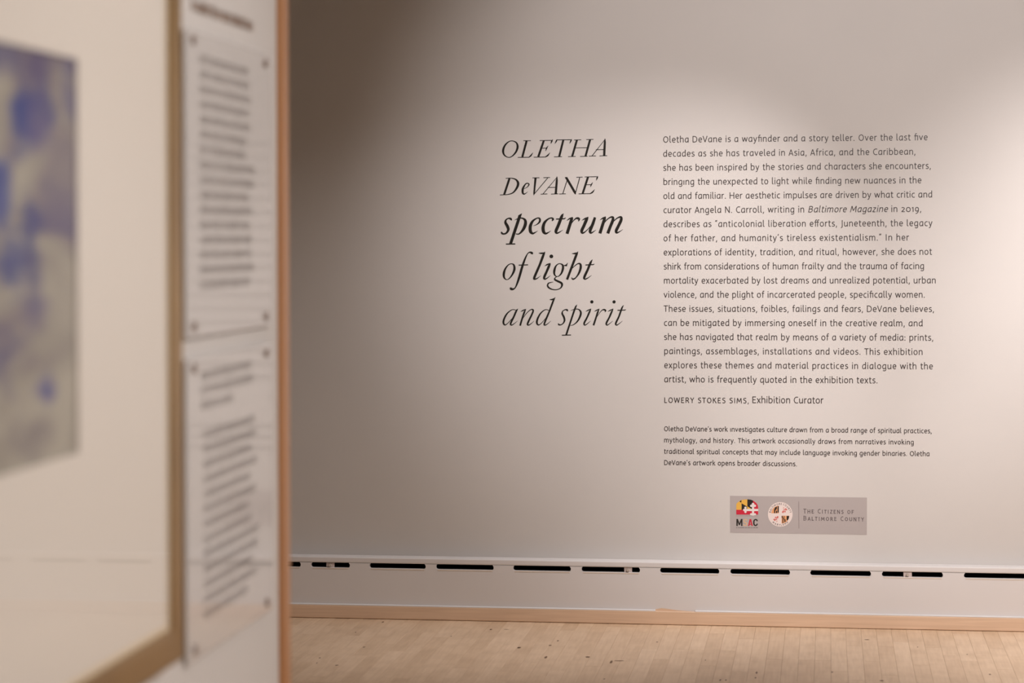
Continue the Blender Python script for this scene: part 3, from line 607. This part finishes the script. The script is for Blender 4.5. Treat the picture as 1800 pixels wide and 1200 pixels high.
# bold condensed initials
def init(st_, m): 
    V, T = strokes_to_mesh(st_); P = [at_y(*U(p)) for p in V]; from_data('initial', [(p.x, WALL - 0.0009, p.z) for p in P], T, m, st)
init([('l', [(330, 664, 30), (330, 824, 30)]), ('l', [(436, 664, 30), (436, 824, 30)]), ('l', [(335, 670, 28), (383, 800, 26)]), ('l', [(431, 670, 28), (383, 800, 26)])], M['black'])
init([('s', [(555, 700, 26), (540, 682, 26), (510, 678, 26), (484, 700, 28), (495, 735, 28), (535, 752, 28), (548, 785, 28), (525, 812, 26), (490, 806, 26), (476, 785, 26)])], M['tan'])
init([('l', [(628, 670, 30), (592, 824, 28)]), ('l', [(634, 670, 30), (672, 824, 28)]), ('l', [(605, 785, 20), (660, 785, 20)])], M['red'])
init([('s', [(786, 715, 28), (775, 688, 27), (745, 678, 26), (716, 700, 30), (710, 745, 30), (716, 792, 30), (745, 812, 26), (775, 800, 27), (786, 772, 28)])], M['black'])
# round county seal
CX, CY = 1305, 562
sl = poly('round_seal', circ(CX, CY, 278, 48), M['pale'], 0.0008, st, U)
def quarter(a0, R, ox, oy): return [(CX + ox, CY + oy)] + [(CX + ox + R * math.cos(a0 + k * math.pi / 20), CY + oy + R * math.sin(a0 + k * math.pi / 20)) for k in range(11)]
poly('seal_quarter', quarter(math.pi, 170, -30, -25), M['orange'], 0.0010, sl, U)
poly('seal_quarter', quarter(0, 175, 30, 30), M['orange'], 0.0010, sl, U)
def clip_bar(x0, x1, y0, y1, m, off=0.0011): poly('seal_bar', [(x0, y0), (x1, y0), (x1, y1), (x0, y1)], m, off, sl, U)
for x0, x1, y0, y1 in ((1165, 1192, 440, 535), (1195, 1215, 395, 470), (1208, 1236, 480, 532), (1214, 1232, 385, 440), (1245, 1272, 375, 520), (1180, 1195, 410, 450)): clip_bar(x0, x1, y0, y1, M['black'])
for x0, x1, y0, y1 in ((1338, 1362, 596, 640), (1355, 1376, 630, 760), (1385, 1400, 596, 680), (1398, 1425, 670, 735)): clip_bar(x0, x1, y0, y1, M['black'])
poly('seal_bar', [(1450, 597), (1508, 597), (1500, 650), (1475, 695), (1450, 700)], M['black'], 0.0011, sl, U)
random.seed(3)
for k in range(26):
    a = random.uniform(-math.pi / 2 + .35, -.35); r = random.uniform(25, 150); x = CX + 32 + r * math.cos(a); y = CY - 25 + r * math.sin(a); q = 13
    poly('seal_check', [(x - q, y), (x, y - q), (x + q, y), (x, y + q)], M['coral'], 0.0010 + k * 1e-6, sl, U)
    x = CX - 30 - r * math.cos(a); y = CY + 32 - r * math.sin(a)
    poly('seal_check', [(x - q, y), (x, y - q), (x + q, y), (x, y + q)], M['coral'], 0.0010 + k * 1e-6, sl, U)
def arc_text(s, R, a0, a1, hgt, inward):
    vs = []; fs = []
    adv = [14 if c == ' ' else G[c][0] for c in s]; tot = sum(adv); x = 0
    for c, a in zip(s, adv):
        th = a0 + (a1 - a0) * (x + a / 2) / tot; x += a
        if c == ' ': continue
        V, T = glyph(c, 11); u = hgt / 66; b = len(vs)
        for p in V:
            lx = (p[0] - G[c][0] / 2) * u; ly = (p[1]) * u
            if not inward: rad = R + ly; tx, ty = -math.sin(th), math.cos(th); X = CX + rad * math.cos(th) + tx * lx; Y = CY + rad * math.sin(th) + ty * lx
            else: rad = R - ly; tx, ty = math.sin(th), -math.cos(th); X = CX + rad * math.cos(th) + tx * lx; Y = CY + rad * math.sin(th) + ty * lx
            q = at_y(*U((X, Y))); vs.append((q.x, WALL - 0.0010, q.z))
        fs += [[b + i for i in f] for f in T]
    from_data('seal_lettering', vs, fs, M['ink'], sl)
arc_text("BALTIMORE COUNTY", 217, math.radians(-172), math.radians(-8), 40, False)
arc_text("MARYLAND", 258, math.radians(138), math.radians(42), 40, True)
V, T = strokes_to_mesh([('l', [(1404, 881, 0.9), (1404.2, 928.5, 0.9)])]); P = [at_y(*p) for p in V]; from_data('divider_rule', [(p.x, WALL - 0.0008, p.z) for p in P], T, M['rule'], st)
def caps(s):
    out = []
    for wd in s.split(' '):
        if out: out.append((' ', 1, 0))
        if wd == 'of': out.append(('OF', 0.82, 0))
        else: out += [(wd[0], 1, 0), (wd[1:], 0.82, 0)]
    return out
wall_line('sponsor_line', caps("THE CITIZENS of"), 1412.6, 1500.7, 901.6, 5.8, M['ink'], st, W=7.5, serif=True, off=0.0008)
wall_line('sponsor_line', caps("BALTIMORE COUNTY"), 1412.6, 1518.1, 914.2, 5.8, M['ink'], st, W=7.5, serif=True, off=0.0008)

# ---------------------------------------------------------------- framed print on the partition
FX = PX + 0.045                         # front of the frame
yo = at_x(323, 600, FX).y               # outer right edge
yi = at_x(302, 600, FX).y               # inner edge
zo = at_x(322, 1157, FX).z; zi = at_x(301, 1108, FX).z
fwid = yo - yi
zo = zi - fwid * 0.86
ya_r = at_x(137, 450, FX - 0.008).y; za_t = at_x(137, 104, FX - 0.008).z; za_b = at_x(137, 797, FX - 0.008).z
mr = yi - ya_r; art_w = 0.78
ya_l = ya_r - art_w; yl_i = ya_l - mr; yl_o = yl_i - fwid
zt_i = za_t + (za_b - zi); zt_o = zt_i + fwid
pf = tag(empty('picture_frame', (PX, (yo + yl_o) / 2, zo)), 'gold-brown wooden frame with wide cream mat around a blue abstract print', 'picture')
def rail(p_out0, p_in0, p_in1, p_out1):
    """mitred rail: corners (y, z); profile with a raised, rounded outer edge"""
    prof = [(0.0, -0.043), (0.0, -0.004), (0.10, 0.0), (0.75, -0.001), (0.93, -0.002), (1.0, -0.004), (1.0, -0.030)]   # (fraction from outer to inner, x offset from front)
    vs = []; fs = []
    for (po, pi_) in ((p_out0, p_in0), (p_out1, p_in1)):
        for t, dx in prof: vs.append((FX + dx, po[0] + (pi_[0] - po[0]) * t, po[1] + (pi_[1] - po[1]) * t))
    n = len(prof)
    for k in range(n - 1): fs.append((k, k + 1, n + k + 1, n + k))
    fs.append((n - 1, 0, n, 2 * n - 1)); fs.append(tuple(range(n))); fs.append(tuple(range(2 * n - 1, n - 1, -1)))
    bm = bmesh.new(); me = bpy.data.meshes.new('t'); me.from_pydata(vs, [], fs); bm.from_mesh(me); bpy.data.meshes.remove(me)
    return from_bm('frame_rail', bm, M_frame, pf)
O = [(yl_o, zo), (yo, zo), (yo, zt_o), (yl_o, zt_o)]; I = [(yl_i, zi), (yi, zi), (yi, zt_i), (yl_i, zt_i)]
for k in range(4): rail(O[k], I[k], I[(k + 1) % 4], O[(k + 1) % 4])
e = 0.009
for a, b in (((yl_i + .0005, zi + .0005), (yi - .0005, zi + e)), ((yl_i + .0005, zt_i - e), (yi - .0005, zt_i - .0005)), ((yl_i + .0005, zi + e), (yl_i + e, zt_i - e)), ((yi - e, zi + e), (yi - .0005, zt_i - e))):
    tag(box('fillet', (FX - 0.0075, a[0], a[1]), (FX - 0.0055, b[0], b[1]), M_lip, pf), 'cream inner fillet')
box('backing_board', (PX + 0.002, yl_i - 0.002, zi - 0.002), (PX + 0.012, yi + 0.002, zt_i + 0.002), M_mat, pf)
# mat with a bevelled window
def frame_yz(name, out, inn, x0, x1, m, parent):
    loops = [out, inn]; tris = tessellate_polygon([[Vector((p[0], p[1], 0)) for p in l] for l in loops]); flat = out + inn; n = 8
    vs = [(x1, *p) for p in flat] + [(x0, *p) for p in flat]
    fs = [tuple(t) for t in tris] + [tuple(n + i for i in reversed(t)) for t in tris]
    for b in (0, 4):
        for k in range(4): a, c = b + k, b + (k + 1) % 4; fs.append((a, c, n + c, n + a))
    bm = bmesh.new(); me = bpy.data.meshes.new('t'); me.from_pydata(vs, [], fs); bm.from_mesh(me); bpy.data.meshes.remove(me)
    return from_bm(name, bm, m, parent)
frame_yz('mat_board', [(yl_i, zi), (yi, zi), (yi, zt_i), (yl_i, zt_i)], [(ya_l, za_b), (ya_r, za_b), (ya_r, za_t), (ya_l, za_t)], FX - 0.0115, FX - 0.0078, M_mat, pf)
def art(nt, b):
    tc = N(nt, 'ShaderNodeTexCoord'); src = tc.outputs['Object']
    n1 = N(nt, 'ShaderNodeTexNoise'); n1.inputs['Scale'].default_value = 7; n1.inputs['Detail'].default_value = 5; n1.inputs['Distortion'].default_value = 0.8
    mp = N(nt, 'ShaderNodeMapping'); mp.inputs['Scale'].default_value = (1, 0.38, 0.9); nt.links.new(src, mp.inputs[0]); nt.links.new(mp.outputs[0], n1.inputs[0])
    base = ramp(nt, n1.outputs[0], [(0.32, (0.13, 0.11, 0.18)), (0.44, (0.22, 0.19, 0.20)), (0.53, (0.30, 0.275, 0.235)), (0.68, (0.40, 0.37, 0.31))])
    cur = base
    n2 = N(nt, 'ShaderNodeTexNoise'); n2.inputs['Scale'].default_value = 22; n2.inputs['Detail'].default_value = 4; nt.links.new(mp.outputs[0], n2.inputs[0])
    for (px, py, ry, rz, c, amt) in ((38, 212, .05, .055, (0.025, 0.05, 0.28), .95), (78, 190, .07, .03, (0.07, 0.07, 0.26), .8), (70, 235, .06, .035, (0.13, 0.10, 0.28), .7), (53, 395, .045, .06, (0.02, 0.04, 0.24), .95), (0, 330, .04, .05, (0.05, 0.08, 0.35), .9),
            (18, 465, .06, .05, (0.05, 0.07, 0.28), .85), (60, 480, .04, .06, (0.11, 0.10, 0.24), .7), (0, 95, .09, .035, (0.10, 0.09, 0.26), .8), (60, 100, .09, .028, (0.12, 0.09, 0.22), .75), (122, 150, .05, .06, (0.14, 0.12, 0.28), .7),
            (85, 690, .05, .026, (0.10, 0.10, 0.33), .85), (5, 630, .07, .05, (0.12, 0.10, 0.25), .75), (62, 550, .06, .03, (0.15, 0.12, 0.28), .6), (60, 760, .09, .04, (0.20, 0.16, 0.20), .6), (-60, 250, .1, .08, (0.05, 0.07, 0.28), .8), (-120, 500, .12, .1, (0.06, 0.08, 0.28), .8), (-200, 300, .1, .1, (0.12, 0.1, 0.26), .8)):
        p = at_x(px, py, FX - 0.012)
        sb = N(nt, 'ShaderNodeVectorMath', operation='SUBTRACT'); sb.inputs[1].default_value = p - Vector((PX, 0, 0)) + Vector((PX, 0, 0)); nt.links.new(src, sb.inputs[0])
        ml = N(nt, 'ShaderNodeVectorMath', operation='MULTIPLY'); ml.inputs[1].default_value = (0, 1 / ry, 1 / rz); nt.links.new(sb.outputs[0], ml.inputs[0])
        ln = N(nt, 'ShaderNodeVectorMath', operation='LENGTH'); nt.links.new(ml.outputs[0], ln.inputs[0])
        ad = N(nt, 'ShaderNodeMath', operation='MULTIPLY_ADD'); nt.links.new(n2.outputs[0], ad.inputs[0]); ad.inputs[1].default_value = 3.2; nt.links.new(ln.outputs['Value'], ad.inputs[2])
        mr_ = N(nt, 'ShaderNodeMapRange'); mr_.inputs['From Min'].default_value = 2.85; mr_.inputs['From Max'].default_value = 1.9; mr_.inputs['To Max'].default_value = amt; nt.links.new(ad.outputs[0], mr_.inputs['Value'])
        mx = N(nt, 'ShaderNodeMix', data_type='RGBA'); nt.links.new(mr_.outputs[0], mx.inputs[0]); nt.links.new(cur, mx.inputs[6]); mx.inputs[7].default_value = (c[0] * 0.75, c[1] * 0.8, c[2] * 0.75, 1); cur = mx.outputs[2]
    nt.links.new(cur, b.inputs['Base Color'])
M_art = mat('blue_monotype', (0.3, 0.3, 0.4), 0.8, spec=0.2, build=art)
ar = box('art_print', (FX - 0.0145, ya_l - 0.01, za_b - 0.01), (FX - 0.0118, ya_r + 0.01, za_t + 0.01), M_art, pf)
tag(ar, 'abstract print in blotchy blue, violet and beige')
tag(box('glazing', (FX - 0.0052, yl_i + .001, zi + .001), (FX - 0.0044, yi - .001, zt_i - .001), M_glass, pf), 'clear glazing')

# ---------------------------------------------------------------- text panels on stand-offs
AX = PX + 0.010                          # panel front
def panel(name, label, y0, y1, z0, z1, bolts, lines):
    t = tag(empty(name, (PX, (y0 + y1) / 2, z0)), label, 'wall sign', 'acrylic signs beside the framed print')
    box('acrylic_sheet', (AX - 0.005, y0, z0), (AX, y1, z1), M_panel, t, 0.0012, 2)
    for (y, z) in bolts:
        bm = bmesh.new()
        bmesh.ops.create_cone(bm, cap_ends=True, segments=20, radius1=0.007, radius2=0.007, depth=AX - 0.0052 - PX, matrix=Matrix.Translation(((PX + AX - 0.0052) / 2, y, z)) @ Matrix.Rotation(math.pi / 2, 4, 'Y'))
        bmesh.ops.create_cone(bm, cap_ends=True, segments=20, radius1=0.0095, radius2=0.008, depth=0.006, matrix=Matrix.Translation((AX + 0.0032, y, z)) @ Matrix.Rotation(math.pi / 2, 4, 'Y'))
        from_bm('standoff', bm, M_metal, t)
    for (ya, yb, z, h) in lines: words(ya, yb, z, h, M_ptext, t, AX + 0.0003)
    return t
def words(ya, yb, z, h, m, parent, X, name='text_line'):
    vs = []; fs = []; y = ya
    while y < yb - 0.002:
        n = random.randint(2, 9)
        for k in range(n):
            wd = h * random.uniform(0.32, 0.5); hh = h * random.choice([1, 1, 1, 1.4])
            if y + wd > yb: break
            s = h * 0.17
            for (a, b, c, d) in ((y, y + s, z, z + hh), (y + wd - s, y + wd, z, z + h), (y, y + wd, z + h - s, z + h), (y, y + wd, z, z + s))[:random.choice([3, 4, 4])]:
                q = len(vs); vs += [(X, a, c), (X, b, c), (X, b, d), (X, a, d)]; fs.append((q, q + 1, q + 2, q + 3))
            y += wd + h * 0.2
        y += h * 0.4
    if vs: from_data(name, vs, fs, m, parent)
def zy(px, py): p = at_x(px, py, AX); return p.y, p.z
yA = at_x(328, 600, AX).y; yB = at_x(479, 600, AX).y
z_ut = at_x(462, 92, AX).z; z_ub = at_x(467, 573, AX).z; z_lt = at_x(467, 604, AX).z; z_lb = at_x(470, 1076, AX).z
yl0 = at_x(353, 600, AX).y
bl = at_x(340, 600, AX).y; br_ = at_x(467, 600, AX).y
up_rights = [440, 443, 443, 440, 443, 436, 433, 448, 448, 440, 445, 440, 443, 443, 446, 440]
L1 = []
z1 = at_x(354, 111, AX).z; z16 = at_x(354, 508, AX).z; pit = (z1 - z16) / 15
for k in range(16): L1.append((yl0, at_x(up_rights[k], 600, AX).y, z1 - pit * k, 0.0135))
dz = at_x(467, 555, AX).z
panel('acrylic_sign', 'upper pale acrylic text panel with sixteen lines, right of the frame', yA, yB, z_ub, z_ut, [(bl, at_x(340, 70, AX).z), (br_, at_x(462, 110, AX).z), (bl, dz), (br_, dz)], L1)
L2 = []
za = at_x(356, 667, AX).z
for k, xr in enumerate((443, 445, 410)): L2.append((yl0, at_x(xr, 600, AX).y, za - pit * k, 0.0135))
za = at_x(360, 770, AX).z
for k in range(13): L2.append((at_x(357, 600, AX).y, at_x([450, 450, 441, 450, 441, 449, 438, 441, 453, 452, 444, 450, 434][k], 600, AX).y, za - pit * k, 0.0135))
panel('acrylic_sign', 'lower pale acrylic text panel with a short three-line block above a longer block', yA, yB, z_lb, z_lt, [(bl, at_x(467, 620, AX).z), (br_, at_x(467, 620, AX).z), (bl, at_x(470, 1057, AX).z), (br_, at_x(470, 1057, AX).z)], L2)
cp = tag(empty('caption_line', tuple(at_x(447, 55))), 'brown line of lettering on the partition above the upper text panel', 'lettering')
p0 = at_x(336, 22); p1 = at_x(447, 56)
words(p0.y, p1.y, at_x(447, 57).z, 0.019, M_btext, cp, PX + 0.0008)
print('planks', npl, 'objects', len(bpy.data.objects))
